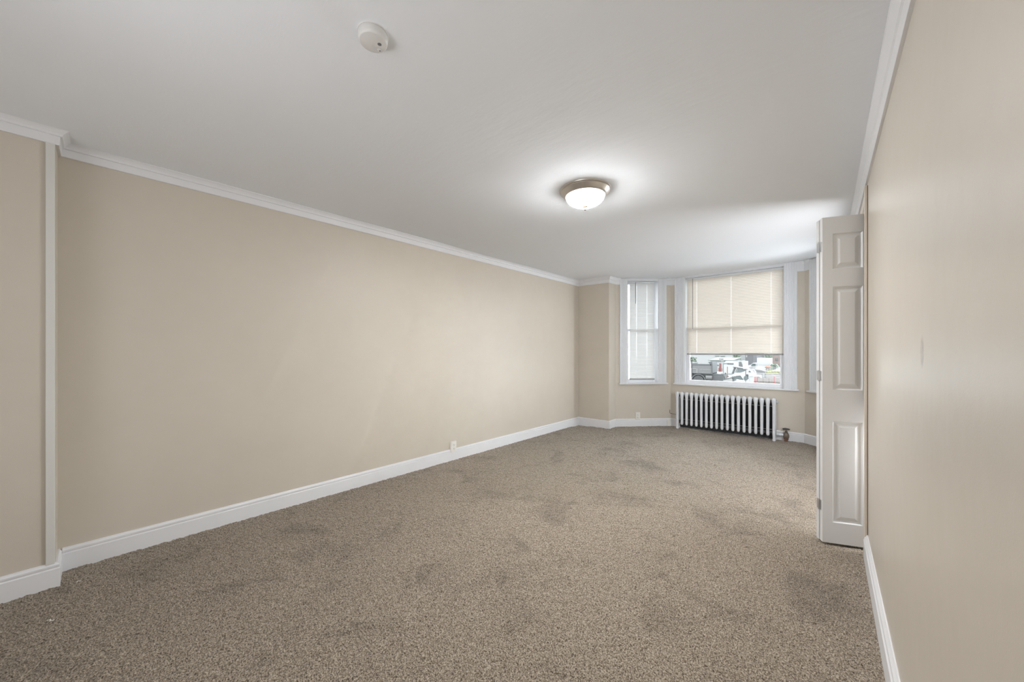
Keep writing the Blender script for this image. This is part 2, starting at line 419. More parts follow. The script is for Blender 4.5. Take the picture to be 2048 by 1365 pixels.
bl = lambda s: (BL0 + (BL1 - BL0).normalized() * s)
br = lambda s: (BR0 + (BR1 - BR0).normalized() * s)
crown_left = [(XS, YBACK), (XS, YJ), (xl(YJ), YJ)] 
sweep('trim_1', seg((XS, YBACK), (XS, YJ), 4) + [(XS, YJ), (xl(YJ), YJ)] + seg((xl(YJ), YJ), (xl(YF), YF), 14)[1:] + [(xl(YF), YF), (-2.567, YF), (-2.567, 5.485), tuple(bl(0.075))[:2]],
      CROWN, M['trim'], zb, zt, 'white crown moulding along the left wall and round its corners')
sweep('trim_2', [tuple(bl(0.83))[:2], (BL1.x, BL1.y), (BL1.x + 0.062, YB)], FRIEZE, M['casing'], zb, zt, 'white frieze piece between left and centre bay windows')
sweep('trim_3', [(BR1.x - 0.085, YB), (BR1.x, YB), tuple(br(0.83))[:2]], FRIEZE, M['casing'], zb, zt, 'white frieze piece between centre and right bay windows')
sweep('trim_4', seg((XR, YSTEP), (XR, YBACK), 14) + [(XR, YBACK)], CROWN_R, M['trim'], zb, zt, 'white crown moulding along the right wall')
sweep('baseboard_left', [(XS, YBACK), (XS, YJ), (xl(YJ), YJ)], BASE, M['trim'], label='white baseboard of the forward left wall piece')
sweep('baseboard_left_long', [(xl(YJ + 0.0155), YJ + 0.0155), (xl(YF), YF), (-2.567, YF), (-2.567, 5.485), (BL1.x, BL1.y), (BR1.x, BR1.y), (BR0.x, BR0.y), (0.43, YSTEP)], BASE, M['trim'], label='white baseboard along left wall and round the bay')
sweep('baseboard_right', [(XR, 2.955), (XR, YBACK)], BASE_R, M['trim'], label='white baseboard along the right wall')
# corner strip on the forward left wall
o = MB().box(XS, XS + 0.011, YJ - 0.031, YJ - 0.001, 0.118, 2.262, 0.002).build('trim_5', M['strip']); struct(o, 'narrow white vertical strip covering the left wall corner')
# closet casing, seen edge on
o = MB().box(XR - 0.013, XR + 0.001, 2.946, 3.004, 0.0, 2.172, 0.002).build('trim_6', M['dooredge']); struct(o, 'beige casing of the closet opening')
MB().box(XR - 0.003, XR + 0.001, 2.9435, 2.9462, 0.136, 2.168).build('shadow_gap', M['gap'], o)
o = MB().box(XR - 0.013, XR + 0.001, 4.546, 4.61, 0.0, 2.172, 0.002).build('trim_7', M['dooredge']); struct(o)
o = MB().box(XR - 0.013, XR + 0.001, 3.0, 4.55, 2.07, 2.13, 0.002).build('trim_8', M['dooredge']); struct(o)

# ------------------------------------------------------------------ windows (local frame: x along the wall, y outwards, z up)
def reeded(x0, x1):
    """fluted casing board, outline in x,y (y negative = into the room)"""
    w = x1 - x0; pts = [(x0, 0.004), (x0, -0.020), (x0 + 0.010, -0.022)]
    n = 5; a = x0 + 0.018; b = x1 - 0.018; st = (b - a) / n
    for i in range(n):
        p = a + i * st
        pts += [(p, -0.022), (p + st * 0.18, -0.0175), (p + st * 0.34, -0.017), (p + st * 0.55, -0.0215)]
    pts += [(b, -0.022), (x1 - 0.008, -0.023), (x1, -0.020), (x1, 0.004)]
    return pts
def make_window(name, origin, rz, x0, x1, c0, c1, s0, s1, top, zc0, zc1, label):
    w = empty(name, origin, rz); struct(w, label)
    z0 = WZ0
    MB().prism(reeded(c0, x0), z0, zc0, 'z').build('casing', M['casing'], w)
    MB().prism(reeded(x1, c1), z0, zc1, 'z').build('casing', M['casing'], w)
    MB().box(s0, s1, -0.042, 0.03, z0 - 0.017, z0 + 0.004, 0.004).build('window_stool', M['trim'], w)
    MB().box(x0, x1, 0.03, T, z0 - 0.012, z0 + 0.004).build('window_sill', M['vinyl'], w)
    MB().box(x0 - 0.001, x1 + 0.001, -0.004, T, top - 0.014, top + 0.004).build('head_jamb', M['casing'], w)
    MB().box(x0, x1, -0.010, 0.002, top - 0.016, 2.43).build('head_casing', M['casing'], w)
    for a, b in ((x0 - 0.002, x0 + 0.010), (x1 - 0.010, x1 + 0.002)):
        MB().box(a, b, -0.004, T, z0, top - 0.014).build('side_jamb', M['vinyl'], w)
    a, b = x0 + 0.010, x1 - 0.010
    zr = z0 + (top - z0) * 0.517
    for nm, ya, zz0, zz1, rl in (('lower_sash', 0.085, z0 + 0.004, zr + 0.022, 0.055), ('upper_sash', 0.122, zr - 0.022, top - 0.014, 0.042)):
        m = MB(); st = 0.045
        m.box(a, a + st, ya, ya + 0.034, zz0, zz1, 0.003); m.box(b - st, b, ya, ya + 0.034, zz0, zz1, 0.003)
        m.box(a + st, b - st, ya + 0.001, ya + 0.033, zz0, zz0 + rl, 0.003); m.box(a + st, b - st, ya + 0.001, ya + 0.033, zz1 - 0.04, zz1, 0.003)
        f = m.build(nm, M['vinyl'], w)
        MB().box(a + st - 0.004, b - st + 0.004, ya + 0.014, ya + 0.018, zz0 + rl - 0.004, zz1 - 0.036).build('pane', M['glass'], f)
    return w
AL = math.atan2(BL1.y - BL0.y, BL1.x - BL0.x); AR = math.atan2(BR0.y - BR1.y, BR0.x - BR1.x)
make_window('window_1', (BL0.x, BL0.y, 0), AL, SW0, SW1, 0.068, 0.840, 0.047, 0.861, 2.362, 2.375, 2.38, 'narrow left bay window behind a lowered white blind')
make_window('window_2', (BL1.x, BL1.y, 0), 0, CW0, CW1, 0.060, 1.615, 0.046, 1.632, 2.380, 2.385, 2.40, 'wide centre bay window, the street showing under its blind')
make_window('window_3', (BR1.x, BR1.y, 0), AR, LB - SW1, LB - SW0, LB - 0.84, LB - 0.068, LB - 0.861, LB - 0.047, 2.380, 2.395, 2.37, 'narrow right bay window mostly hidden by the folding door')

# ------------------------------------------------------------------ blinds
def make_blind(origin, rz, x0, x1, ztop, zbot, yb, m, cords, wand_x, wand_len, label, tilt=69, pitch=0.0222):
    b = empty('window_blind', origin, rz); thing(b, label, 'blind')
    MB().box(x0, x1, yb - 0.014, yb + 0.014, ztop - 0.026, ztop, 0.002).build('head_rail', M['casing'], b)
    MB().box(x0, x1, yb - 0.013, yb + 0.013, zbot, zbot + 0.022, 0.003).build('bottom_rail', M['bottomrail'] if yb > 0.0 else m, b)
    # one curved slat, shared by all
    mb = MB(); W2 = 0.0128; t = R(tilt); k = 5; top = []; bot = []
    for i in range(k + 1):
        s = -1 + 2 * i / k; c = 0.0024 * (1 - s * s)
        yy, zz = s * W2 * math.cos(t) - c * math.sin(t), s * W2 * math.sin(t) + c * math.cos(t)
        top.append((yy, zz)); bot.append((yy + 0.0005 * math.sin(t), zz - 0.0005 * math.cos(t)))
    edge = x0 + 0.001
    for c in sorted(cords):
        mb.prism(top + bot[::-1], edge, c - 0.0022, 'x')
        for a_, b_ in ((0, 2), (3, 5)):             # the cord runs through a slot in the middle of the slat
            mb.prism(top[a_:b_ + 1] + bot[a_:b_ + 1][::-1], c - 0.0022, c + 0.0022, 'x')
        edge = c + 0.0022
    mb.prism(top + bot[::-1], edge, x1 - 0.001, 'x')
    bmesh.ops.remove_doubles(mb.bm, verts=mb.bm.verts[:], dist=1e-6)
    first = mb.build('slat', m, b, smooth=True)
    z = ztop - 0.036; first.location = (0, yb, z); i = 0
    while z - pitch > zbot + 0.020 + pitch * 0.45:
        z -= pitch; share('slat', first.data, b, (0, yb, z))
    for c in cords:
        MB().box(c - 0.0007, c + 0.0007, yb - 0.0125, yb - 0.0117, zbot + 0.01, ztop - 0.02).build('ladder_cord', M['cord'], b)
    MB().tube([(wand_x, yb - 0.020, ztop - 0.012), (wand_x, yb - 0.022, ztop - 0.03), (wand_x, yb - 0.020, ztop - wand_len)], 0.0042, 6).build('tilt_wand', M['wand'], b)
    return b
YBL = 0.055
make_blind((BL0.x, BL0.y, 0), AL, 0.255, 0.672, 2.345, 0.745, YBL, M['slat_white'], (0.372, 0.545), 0.350, 0.36, 'white blind fully lowered in the narrow left bay window')
make_blind((BL1.x, BL1.y, 0), 0, 0.230, 1.468, 2.363, 1.155, YBL, M['slat_cream'], (0.372, 0.84, 1.325), 0.318, 0.80, 'cream blind lowered three quarters in the wide centre bay window')
make_blind((BR1.x, BR1.y, 0), AR, LB - 0.69, LB - 0.235, 2.363, 2.10, YBL, M['slat_white'], (LB - 0.56, LB - 0.36), LB - 0.63, 0.36, 'white blind drawn up in the right bay window behind the folding door', 8, 0.0042)

# ------------------------------------------------------------------ folding closet door
def leaf(mb, Wd, Z0, Z1, th, panels, stile, holes=True):
    """moulded panel leaf in local x (width), y (thickness, front at 0), z"""
    nz = sorted({Z0, Z1} | {z for p in panels for z in p}); xs = [0, stile, Wd - stile, Wd]
    for i in range(3):
        for a, b in zip(nz, nz[1:]):
            is_p = i == 1 and (a, b) in panels
            for yy, sg in ((0.0, 1), (th, -1)):
                if not is_p:
                    mb.poly([(xs[i], yy, a), (xs[i+1], yy, a), (xs[i+1], yy, b), (xs[i], yy, b)], [(0,1,2,3)])
                else:
                    rr = []
                    for ins, dep in ((0, 0), (0.007, 0.008), (0.016, 0.009), (0.036, 0.002), (0.039, 0.0015)):
                        X0, X1, A, B, Y = xs[i] + ins, xs[i+1] - ins, a + ins, b - ins, yy + sg * dep
                        rr.append([(X0, Y, A), (X1, Y, A), (X1, Y, B), (X0, Y, B)])
                    for r0, r1 in zip(rr, rr[1:]):
                        mb.poly(r0 + r1, [(k, (k+1) % 4, 4 + (k+1) % 4, 4 + k) for k in range(4)])
                    mb.poly(rr[-1], [(0,1,2,3)])
    mb.poly([(0,0,Z0),(Wd,0,Z0),(Wd,th,Z0),(0,th,Z0),(0,0,Z1),(Wd,0,Z1),(Wd,th,Z1),(0,th,Z1)], [(0,1,2,3),(4,5,6,7),(0,3,7,4),(1,2,6,5)])
    bmesh.ops.remove_doubles(mb.bm, verts=mb.bm.verts[:], dist=1e-5)
PAN = [(0.145, 0.772), (0.966, 1.604), (1.712, 1.932)]
d1 = empty('door_1', (-0.022, 2.974, 0), R(22)); struct(d1, 'folded white panel door standing out from the closet')
mb = MB(); leaf(mb, 0.252, 0.016, 2.036, 0.032, PAN, 0.052); mb.build('door_leaf', M['door'], d1)
mb = MB(); leaf(mb, 0.252, 0.016, 2.032, 0.030, PAN, 0.052); o2 = mb.build('door_leaf', M['door'], d1); o2.location = (-0.004, 0.036, 0); o2.rotation_euler = (0, 0, R(2.5))
for z in (0.24, 1.05, 1.86):
    m = MB(); m.lathe([(0.0042, z - 0.034), (0.0042, z + 0.034)], (-0.005, 0.034, 0), 10); m.lathe([(0.005, z - 0.012), (0.005, z - 0.009)], (-0.005, 0.034, 0), 10)
    m.box(-0.0025, 0.0, 0.012, 0.032, z - 0.03, z + 0.03); m.box(-0.0065, -0.004, 0.037, 0.058, z - 0.03, z + 0.03)
    m.build('hinge', M['chrome'], d1)

# ------------------------------------------------------------------ ceiling lamp and smoke alarm
LX, LY = -1.252, 2.205; LZ = zt(LX, LY)
lamp = empty('ceiling_lamp', (LX, LY, LZ)); thing(lamp, 'lit flush dome lamp with brushed nickel rim on the ceiling', 'lamp')
MB().lathe([(0.150, 0.004), (0.168, 0.0), (0.172, -0.006), (0.170, -0.011), (0.163, -0.014), (0.164, -0.019), (0.158, -0.026), (0.146, -0.040), (0.139, -0.047), (0.134, -0.049), (0.130, -0.045), (0.130, 0.004)], n=64, cap=False).build('mounting_rim', M['nickel'], lamp, True)
dp = [(0.133 * math.cos(a), -0.044 - 0.072 * math.sin(a)) for a in [R(k) for k in range(0, 88, 6)]] + [(0.004, -0.116)]
MB().lathe(dp, n=48).build('glass_dome', M['dome'], lamp, True)
MB().lathe([(0.003, -0.112), (0.018, -0.1145), (0.019, -0.119), (0.013, -0.124), (0.006, -0.127), (0.004, -0.132), (0.008, -0.135), (0.008, -0.140), (0.003, -0.144)], n=24).build('finial', M['finial'], lamp, True)

SX, SY = -1.156, 0.6155; SZ = zt(SX, SY)
sm = empty('smoke_detector', (SX, SY, SZ)); thing(sm, 'round white smoke alarm on the ceiling near the camera', 'smoke alarm')
MB().lathe([(0.0500, 0.006), (0.0500, -0.006), (0.0485, -0.008)], n=56).build('base', M['plastic'], sm, True)
MB().lathe([(0.0455, -0.007), (0.0475, -0.010), (0.047, -0.026), (0.045, -0.033), (0.041, -0.036), (0.001, -0.037)], n=56).build('cover', M['plastic'], sm, True)
g = MB()
for i in range(-2, 3):
    for j in range(-2, 3):
        if abs(i) + abs(j) < 4: g.lathe([(0.0010, -0.0376), (0.0010, -0.0366)], (0.0126 + i * 0.0026, 0.0163 + j * 0.0026, 0), 8)
g.build('vent_grille', M['grille'], sm)
MB().lathe([(0.0075, -0.0365), (0.0075, -0.0380), (0.006, -0.0386)], (-0.0097, 0.0290, 0), 24).build('test_button', M['plastic'], sm, True)
MB().prism([(-0.013, 0.0300), (-0.006, 0.0325), (-0.0085, 0.0270)], -0.0392, -0.0385, 'z').build('arrow_mark', M['grille'], sm)

# ------------------------------------------------------------------ outlets
def outlet(loc, rz, label, h=0.118, w=0.074, dep=0.012):
    o = empty('wall_outlet', loc, rz); thing(o, label, 'outlet', None)     # local: x along wall, -y into room
    MB().box(-w/2, w/2, -dep, 0, -h/2, h/2, 0.003).build('cover_plate', M['ivory'], o)
    for s in (-1, 1):
        MB().lathe([(0.0165, 0), (0.0165, -0.003), (0.0155, -0.0036)], (0, -dep + 0.0005, s * 0.0205), 20, 'y').build('receptacle', M['ivory'], o, True)
        m = MB()
        for dx in (-0.0065, 0.0065): m.box(dx - 0.0013, dx + 0.0013, -dep - 0.0038, -dep - 0.002, s * 0.0205 - 0.001, s * 0.0205 + 0.008)
        m.lathe([(0.0024, -dep - 0.002), (0.0024, -dep - 0.0038)], (0, 0, s * 0.0205 - 0.0075), 10, 'y')
        m.build('slots', M['slot'], o)
    MB().lathe([(0.003, -dep), (0.003, -dep - 0.001)], (0, 0, 0), 10, 'y').build('screw', M['chrome'], o)
    return o
outlet((xl(2.6) + 0.004, 2.602, 0.152), R(90.6), 'ivory double outlet low on the long left wall', dep=0.022)
p = bl(0.366); outlet((p.x, p.y, 0.166), AL, 'ivory double outlet under the narrow left bay window', dep=0.018)
p = bl(0.875); j = MB().box(-0.028, 0.028, -0.030, -0.012, 0.0, 0.105, 0.004).build('junction_box', M['ivory'], None, loc=(p.x, p.y, 0), rz=AL)
thing(j, 'small ivory box at the baseboard left of the radiator', 'box')
c = MB().tube([(-1.925, 6.118, 0.262), (-1.925, 6.112, 0.215), (-1.915, 6.108, 0.206), (-1.86, 6.112, 0.200), (-1.80, 6.122, 0.196)], 0.0032, 6).build('cable', M['cable']); thing(c, 'thin black cable end bent up beside the radiator', 'cable')

# ------------------------------------------------------------------ radiator
NS = 19; RX0, RX1 = -1.775, -0.540; PITCH = (RX1 - RX0) / (NS - 1)
rad = empty('radiator', ((RX0 + RX1) / 2, 6.045, 0)); thing(rad, 'silver cast iron column radiator under the centre bay window', 'radiator')
def column(m, yy, leg=False):
    pr = [(0.006, 0.064), (0.014, 0.068), (0.0185, 0.08), (0.0195, 0.10), (0.0185, 0.14), (0.0185, 0.44), (0.020, 0.475), (0.0235, 0.505), (0.0275, 0.53), (0.028, 0.548), (0.024, 0.562), (0.015, 0.571), (0.004, 0.575)]
    if leg: pr = [(0.020, 0.0), (0.020, 0.012), (0.016, 0.03), (0.017, 0.06)] + pr[3:]
    m.lathe(pr, (0, yy, 0), 16, 'z', 1.0, 1.15)
def section_mesh(leg):
    m = MB(); column(m, -0.045, leg)
    m.lathe([(0.020, -0.045), (0.025, -0.02), (0.027, 0.0), (0.025, 0.02), (0.021, 0.045), (0.012, 0.060)], (0, 0, 0.536), 14, 'y')
    return m
def rear_mesh(leg):
    m = MB()
    pr = [(0.006, 0.064), (0.0185, 0.08), (0.0185, 0.47), (0.022, 0.505), (0.018, 0.520)]
    if leg: pr = [(0.020, 0.0), (0.016, 0.03)] + pr[1:]
    m.lathe(pr, (0, 0.045, 0), 12, 'z', 1.0, 1.1)
    m.lathe([(0.018, -0.040), (0.021, 0.0), (0.018, 0.045)], (0, 0, 0.105), 12, 'y')
    return m
def hubs(x0, x1):
    m = MB()
    for z, r in ((0.520, 0.023), (0.105, 0.022)):
        m.lathe([(r * 0.8, x0), (r, x0 + 0.004), (r, x1 - 0.004), (r * 0.8, x1)], (0, 0, z), 14, 'x')
    return m
sec = section_mesh(False).build('section', M['radiator'], rad, True)
end = section_mesh(True).build('section', M['radiator'], rad, True)
sr = rear_mesh(False).build('rear_column', M['radshade'], sec, True)
er = rear_mesh(True).build('rear_column', M['radiator'], end, True)
half = (RX1 - RX0) / 2
sec.location.x = -half + PITCH; end.location.x = -half
for i in range(2, NS - 1):
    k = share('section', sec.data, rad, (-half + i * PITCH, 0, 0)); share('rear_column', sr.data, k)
k = share('section', end.data, rad, (half, 0, 0)); share('rear_column', er.data, k)
MB().box(-half - 0.01, half + 0.01, 0.072, 0.078, 0.004, 0.505).build('shade_panel', M['shade_sheet'], rad)  # added dark sheet in place of the shade behind and below the columns
hub = hubs(-PITCH / 2 + 0.012, PITCH / 2 - 0.012).build('nipple', M['radshade'], rad, True); hub.location.x = -half + PITCH / 2
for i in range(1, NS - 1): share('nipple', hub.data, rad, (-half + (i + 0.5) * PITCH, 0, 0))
for z in (0.462, 0.150):
    MB().tube([(-half, -0.062 + 0.03, z), (half, -0.062 + 0.03, z)], 0.0028, 6).build('tie_rod', M['rod'], rad)
MB().lathe([(0.024, 0.018), (0.024, 0.034), (0.014, 0.036), (0.014, 0.046), (0.004, 0.047)], (half, 0, 0.52), 8, 'x').build('end_plug', M['galv'], rad)

# valve on the right-hand end
VX, VY = -0.412, 6.052
v = empty('radiator_valve', (VX, VY, 0)); thing(v, 'bronze steam valve with black handwheel at right end of radiator', 'valve')
MB().lathe([(0.020, -0.012), (0.020, 0.030), (0.026, 0.032), (0.026, 0.046), (0.022, 0.048)], n=12).build('riser_pipe', M['rust'], v, True)
MB().lathe([(0.022, 0.045), (0.030, 0.052), (0.0335, 0.066), (0.0335, 0.092), (0.030, 0.104), (0.024, 0.112), (0.020, 0.116), (0.020, 0.124), (0.012, 0.128)], n=24).build('valve_body', M['brass'], v, True)
MB().lathe([(0.012, 0.126), (0.015, 0.130), (0.015, 0.140), (0.009, 0.144), (0.005, 0.146), (0.005, 0.166)], n=6).build('bonnet', M['brass'], v)
MB().lathe([(0.006, 0.158), (0.030, 0.159), (0.040, 0.163), (0.042, 0.169), (0.038, 0.175), (0.024, 0.180), (0.010, 0.182), (0.002, 0.182)], n=28).build('handwheel', M['wheelblack'], v, True)
MB().lathe([(0.018, -0.030), (0.018, -0.044), (0.027, -0.046), (0.027, -0.070), (0.020, -0.072), (0.020, -0.092), (0.025, -0.094), (0.025, -0.106)], (0, 0, 0.085), 8, 'x').build('union_nut', M['galv'], v)

# bits on the carpet
m = MB(); m.box(-0.07, 0.07, -0.004, 0.004, 0.004, 0.010, 0.001)
o = m.build('wooden_stick', M['stick'], None, loc=(-1.52, 5.965, 0.002), rz=R(-2)); thing(o, 'short pale stick lying on the carpet in front of the radiator', 'stick')
for i, (x, y, a, lab) in enumerate(((-2.60, -0.132, 20, 'white lint thread on the carpet by the left wall corner, lower one'), (-2.93, -0.055, 70, 'tiny white lint scrap on carpet close to the left baseboard end'))):
    s = 1.0 if i == 0 else 0.5
    o = MB().tube([(-0.014 * s, -0.004, 0.004), (-0.002, 0.004, 0.007), (0.006 * s, -0.002, 0.006), (0.012 * s, 0.010 * s, 0.004)], 0.0016, 5).build('lint', M['lint'], None, loc=(x, y, 0.004), rz=R(a)); thing(o, lab, 'lint')

# ------------------------------------------------------------------ the yard outside the centre window
GZ = -2.45
CA, SA = math.cos(R(41)), math.sin(R(41))
def at(px, py, Y):
    """world point seen at that place of the photograph on the plane y = Y"""
    a, b = (px - 1024) / 725.0, (704.3 - py) / 725.0
    dx, dy = -SA + CA * a, CA + SA * a
    return (dx / dy * Y, Y, 1.2 + b / dy * Y)
X_ = lambda px, Y: at(px, 704, Y)[0]
Z_ = lambda px, py, Y: at(px, py, Y)[2]
M['asphalt'] = mat('pale_asphalt', (0.28, 0.28, 0.285), 0.9, var=0.15, vscale=0.6)
M['dgrey'] = mat('dark_grey_steel', (0.0162, 0.0173, 0.0180), 0.6, var=0.1)
M['mgrey'] = mat('grey_steel_side', (0.0396, 0.0385, 0.0378), 0.6, var=0.08)
M['black'] = mat('black_rubber', (0.0090, 0.0090, 0.0097), 0.7)
M['wht'] = mat('white_vehicle_paint', (0.1512, 0.1512, 0.1512), 0.4, var=0.03)
M['offw'] = mat('cream_vehicle_paint', (0.1080, 0.1044, 0.0972), 0.5, var=0.04)
M['redp'] = mat('faded_red_paint', (0.0720, 0.0162, 0.0144), 0.6, var=0.15)
M['orange'] = mat('faded_orange', (0.0936, 0.0306, 0.0144), 0.6, var=0.1)
M['teal'] = mat('green_tinted_glass', (0.0270, 0.0360, 0.0353), 0.15)
M['leaf'] = mat('pale_green_foliage', (0.045, 0.062, 0.042), 0.8, var=0.4, vscale=2)
M['yleaf'] = mat('yellow_green_foliage', (0.0792, 0.0828, 0.0180), 0.8, var=0.3, vscale=2)
M['conc'] = mat('pinkish_concrete', (0.0612, 0.0522, 0.0468), 0.9, var=0.1)
M['wallw'] = mat('white_render', (0.1296, 0.1296, 0.1278), 0.9, var=0.04)
M['roofg'] = mat('grey_green_roof', (0.0504, 0.0540, 0.0486), 0.8, var=0.08)
M['brick'] = mat('pale_brick', (0.0864, 0.0648, 0.0576), 0.9, var=0.1)
M['blockg'] = mat('grey_block', (0.0414, 0.0414, 0.0450), 0.9, var=0.08)
M['rim'] = mat('cream_wheel_rim', (0.1152, 0.1116, 0.1044), 0.6)
o = MB().box(-160, 120, 6.9, 320, GZ - 0.3, GZ).build('ground', M['asphalt']); struct(o, 'pale paved yard outside the window')
def wheel(parent, x, y, r, w, rim=True):
    t = MB().lathe([(r * .62, -w/2), (r * .93, -w/2), (r, -w*.32), (r, w*.32), (r * .93, w/2), (r * .62, w/2)], (0,0,0), 28, 'y').build('wheel', M['black'], parent, True, loc=(x, y, r))
    MB().lathe([(r * .1, -w*.42), (r * .3, -w*.44), (r * .34, -w*.36), (r * .55, -w*.40), (r * .62, -w*.5), (r * .62, w*.3), (0.02, w*.3)], (0,0,0), 24, 'y').build('rim', M['rim'], t, True)
    return t

# dump trailer: bed from px 1384 to 1425
Y = 43.0
x0, x1 = X_(1383.5, Y), X_(1425, Y); zb0, zb1 = Z_(1405, 747.5, Y) - GZ, Z_(1405, 728.5, Y) - GZ; L_ = x1 - x0
tr = empty('dump_trailer', (x0, Y, GZ)); thing(tr, 'grey dump trailer with a dark headboard parked at the left of the yard', 'trailer')
m = MB(); m.box(0, L_, 0, .06, zb0, zb1 - .05); m.box(0, L_, 2.14, 2.2, zb0, zb1 - .05); m.box(0, .06, .06, 2.14, zb0, zb1 - .05); m.box(0.06, L_, .06, 2.14, zb0, zb0 + .06); m.build('bed', M['mgrey'], tr)
m = MB(); m.box(-.02, L_, -.04, .10, zb1 - .14, zb1, .02); m.build('top_rail', M['dgrey'], tr)
MB().box(-.06, .06, -.05, 2.2, zb0 - .5, zb1 + .10, .01).build('tail_post', M['dgrey'], tr)
MB().box(L_ - .12, L_, -.05, 2.2, zb0 - .05, zb1 + .02, .01).build('front_post', M['dgrey'], tr)
MB().prism([(L_ - .42, zb1 + .22), (L_ - .01, zb1 + .26), (L_ - .01, zb1 - .12), (L_ - .15, zb1 - .12)], -.04, 2.2).build('headboard', M['dgrey'], tr)
for k in (0.23, 0.27): MB().box(L_ * k, L_ * k + .035, -.05, 0, zb0 + .02, zb0 + .50).build('stake', M['offw'], tr)
MB().box(.04, L_ * .23, -.05, 0, zb0 + .47, zb0 + .51).build('side_rail', M['offw'], tr)
MB().box(L_ * .4, L_ * .95, -.03, 0, zb0 + .43, zb0 + .46).build('side_rail', M['offw'], tr)
MB().box(0, L_ + 1.0, .25, 1.95, zb0 - .26, zb0 - .02).build('chassis', M['dgrey'], tr)
MB().box(L_ * .62, L_ + .95, .2, 2.0, zb0 - .75, zb0 - .24, .03).build('tool_box', M['dgrey'], tr)
MB().lathe([(.2, 0), (.24, .02), (.24, .6), (.2, .62)], (L_ * .68, .1, zb0 - .42), 16, 'x').build('tank', M['mgrey'], tr, True)
wr = .55; wc = L_ * .33
arc = lambda r: [(wc + r * math.cos(R(a)), wr + r * math.sin(R(a))) for a in range(0, 181, 15)]
MB().prism(arc(.72) + arc(.62)[::-1], -.06, .4).build('mudguard', M['dgrey'], tr)
wheel(tr, wc, .14, wr, .34); wheel(tr, wc, 2.0, wr, .34)
m = MB(); m.tube([(L_ + .9, 1.0, zb0 - .2), (L_ + 1.05, 1.0, zb0 + .1)], .07); m.box(L_ + .66, L_ + 1.02, .6, 1.5, zb0 - .95, zb0 + .05, .08); m.build('landing_gear', M['dgrey'], tr)

# red portable lift with mast behind the trailer's front end
Y = 47.0; xl0 = X_(1439.5, Y)
lf = empty('material_lift', (xl0, Y, GZ)); thing(lf, 'red lift with thin grey mast poles beside the trailer', 'lift')
zz = lambda py: Z_(1440, py, Y) - GZ
m = MB(); m.box(-.14, .16, 0, .5, zz(744), zz(736), .04); m.box(-.08, .10, .1, .4, zz(736), zz(727), .03); m.build('carriage', M['redp'], lf)
for dx in (.13, .27): MB().box(dx - .025, dx + .025, .2, .26, 0, zz(719)).build('mast_pole', M['offw'], lf)
MB().box(-.12, .34, .18, .28, zz(719.5), zz(718)).build('mast_head', M['dgrey'], lf)
m = MB(); m.box(-.3, .5, -.2, .9, 0, .25, .04); m.build('base', M['dgrey'], lf)

# white compact loader facing left
Y = 38.0
def lo(px, py): return (X_(px, Y) - X_(1478, Y), Z_(1478, py, Y) - GZ)
ld = empty('skid_steer_loader', (X_(1478, Y), Y, GZ)); thing(ld, 'white compact loader with lowered bucket in the middle of the yard', 'loader')
arm = [(1446, 763), (1456, 756), (1463, 751), (1470, 747.5), (1480, 746), (1488, 743.2), (1493, 740.3), (1499, 739.2), (1503, 740.5), (1506, 744.5), (1507, 752), (1499, 753), (1496, 748), (1492.5, 749), (1491, 754), (1489.5, 759.5), (1487, 759.5), (1481, 751.6), (1476, 751.8), (1464, 754.2), (1457, 758.5), (1449, 764)]
MB().prism([lo(*p) for p in arm][::-1], -.05, .30).build('lift_arm', M['wht'], ld)
MB().prism([lo(*p) for p in arm][::-1], 1.5, 1.8).build('lift_arm', M['wht'], ld)
MB().prism([lo(1463.5, 754.6), lo(1480, 751.8), lo(1487, 760.6), lo(1480, 760.2), lo(1464.5, 758)][::-1], .05, 1.7).build('chassis', M['teal'], ld)
MB().prism([lo(1462.5, 748.5), lo(1467.5, 734.6), lo(1472, 734.6), lo(1466.5, 748.5)], .2, .3).build('cab_pillar', M['dgrey'], ld)
MB().prism([lo(1469, 746), lo(1473, 736), lo(1491, 739), lo(1491, 742.5), lo(1480, 745.8)], .25, .30).build('cab_window', M['teal'], ld)
MB().prism([lo(1465, 735.6), lo(1466, 734.2), lo(1492, 737.6), lo(1496, 739.8), lo(1490, 739.3)], .1, 1.65).build('cab_roof', M['dgrey'], ld)
MB().prism([lo(1471.2, 746.5), lo(1475.5, 736.2), lo(1476.3, 736.4), lo(1472.2, 746.5)], .2, .26).build('window_bar', M['offw'], ld)
MB().prism([lo(1496.5, 748), lo(1500, 745), lo(1503, 745.5), lo(1507, 751), lo(1508, 768), lo(1497, 768)], .0, 1.75).build('engine_cover', M['wht'], ld)
MB().prism([lo(1497, 744.5), lo(1498, 741.5), lo(1500, 741.5), lo(1502.5, 744.6)], -.06, -.02).build('arm_pivot', M['dgrey'], ld)
m = MB(); m.prism([lo(1448, 762.5), lo(1463, 757), lo(1465, 760), (lo(1465, 765)), lo(1450, 765.5)], -.1, 1.9); m.build('bucket', M['offw'], ld)
for k in range(5):
    MB().prism([(lo(1446.5, 761.5)[0] + k * .13, lo(0, 761.2)[1] + k*.03), (lo(1449.5, 758.5)[0] + k * .13, lo(0, 758.8)[1] + k * .03), (lo(1450.2, 758.8)[0] + k * .13, lo(0, 759.2)[1] + k * .03), (lo(1447.6, 762)[0] + k * .13, lo(0, 761.6)[1] + k * .03)], -.14, -.08).build('bucket_tooth', M['black'], ld)
for wx, wy in ((1491.5, 0), (1470, 0), (1491.5, 1.75), (1470, 1.75)): wheel(ld, lo(wx, 0)[0], wy, .36, .28)
m = MB(); m.prism([lo(1487.6, 757), lo(1489, 752.5), lo(1494, 751.5), lo(1496.4, 756), lo(1495, 760.5), lo(1489, 761.5)], -.12, .0); m.build('track_guard', M['teal'], ld)

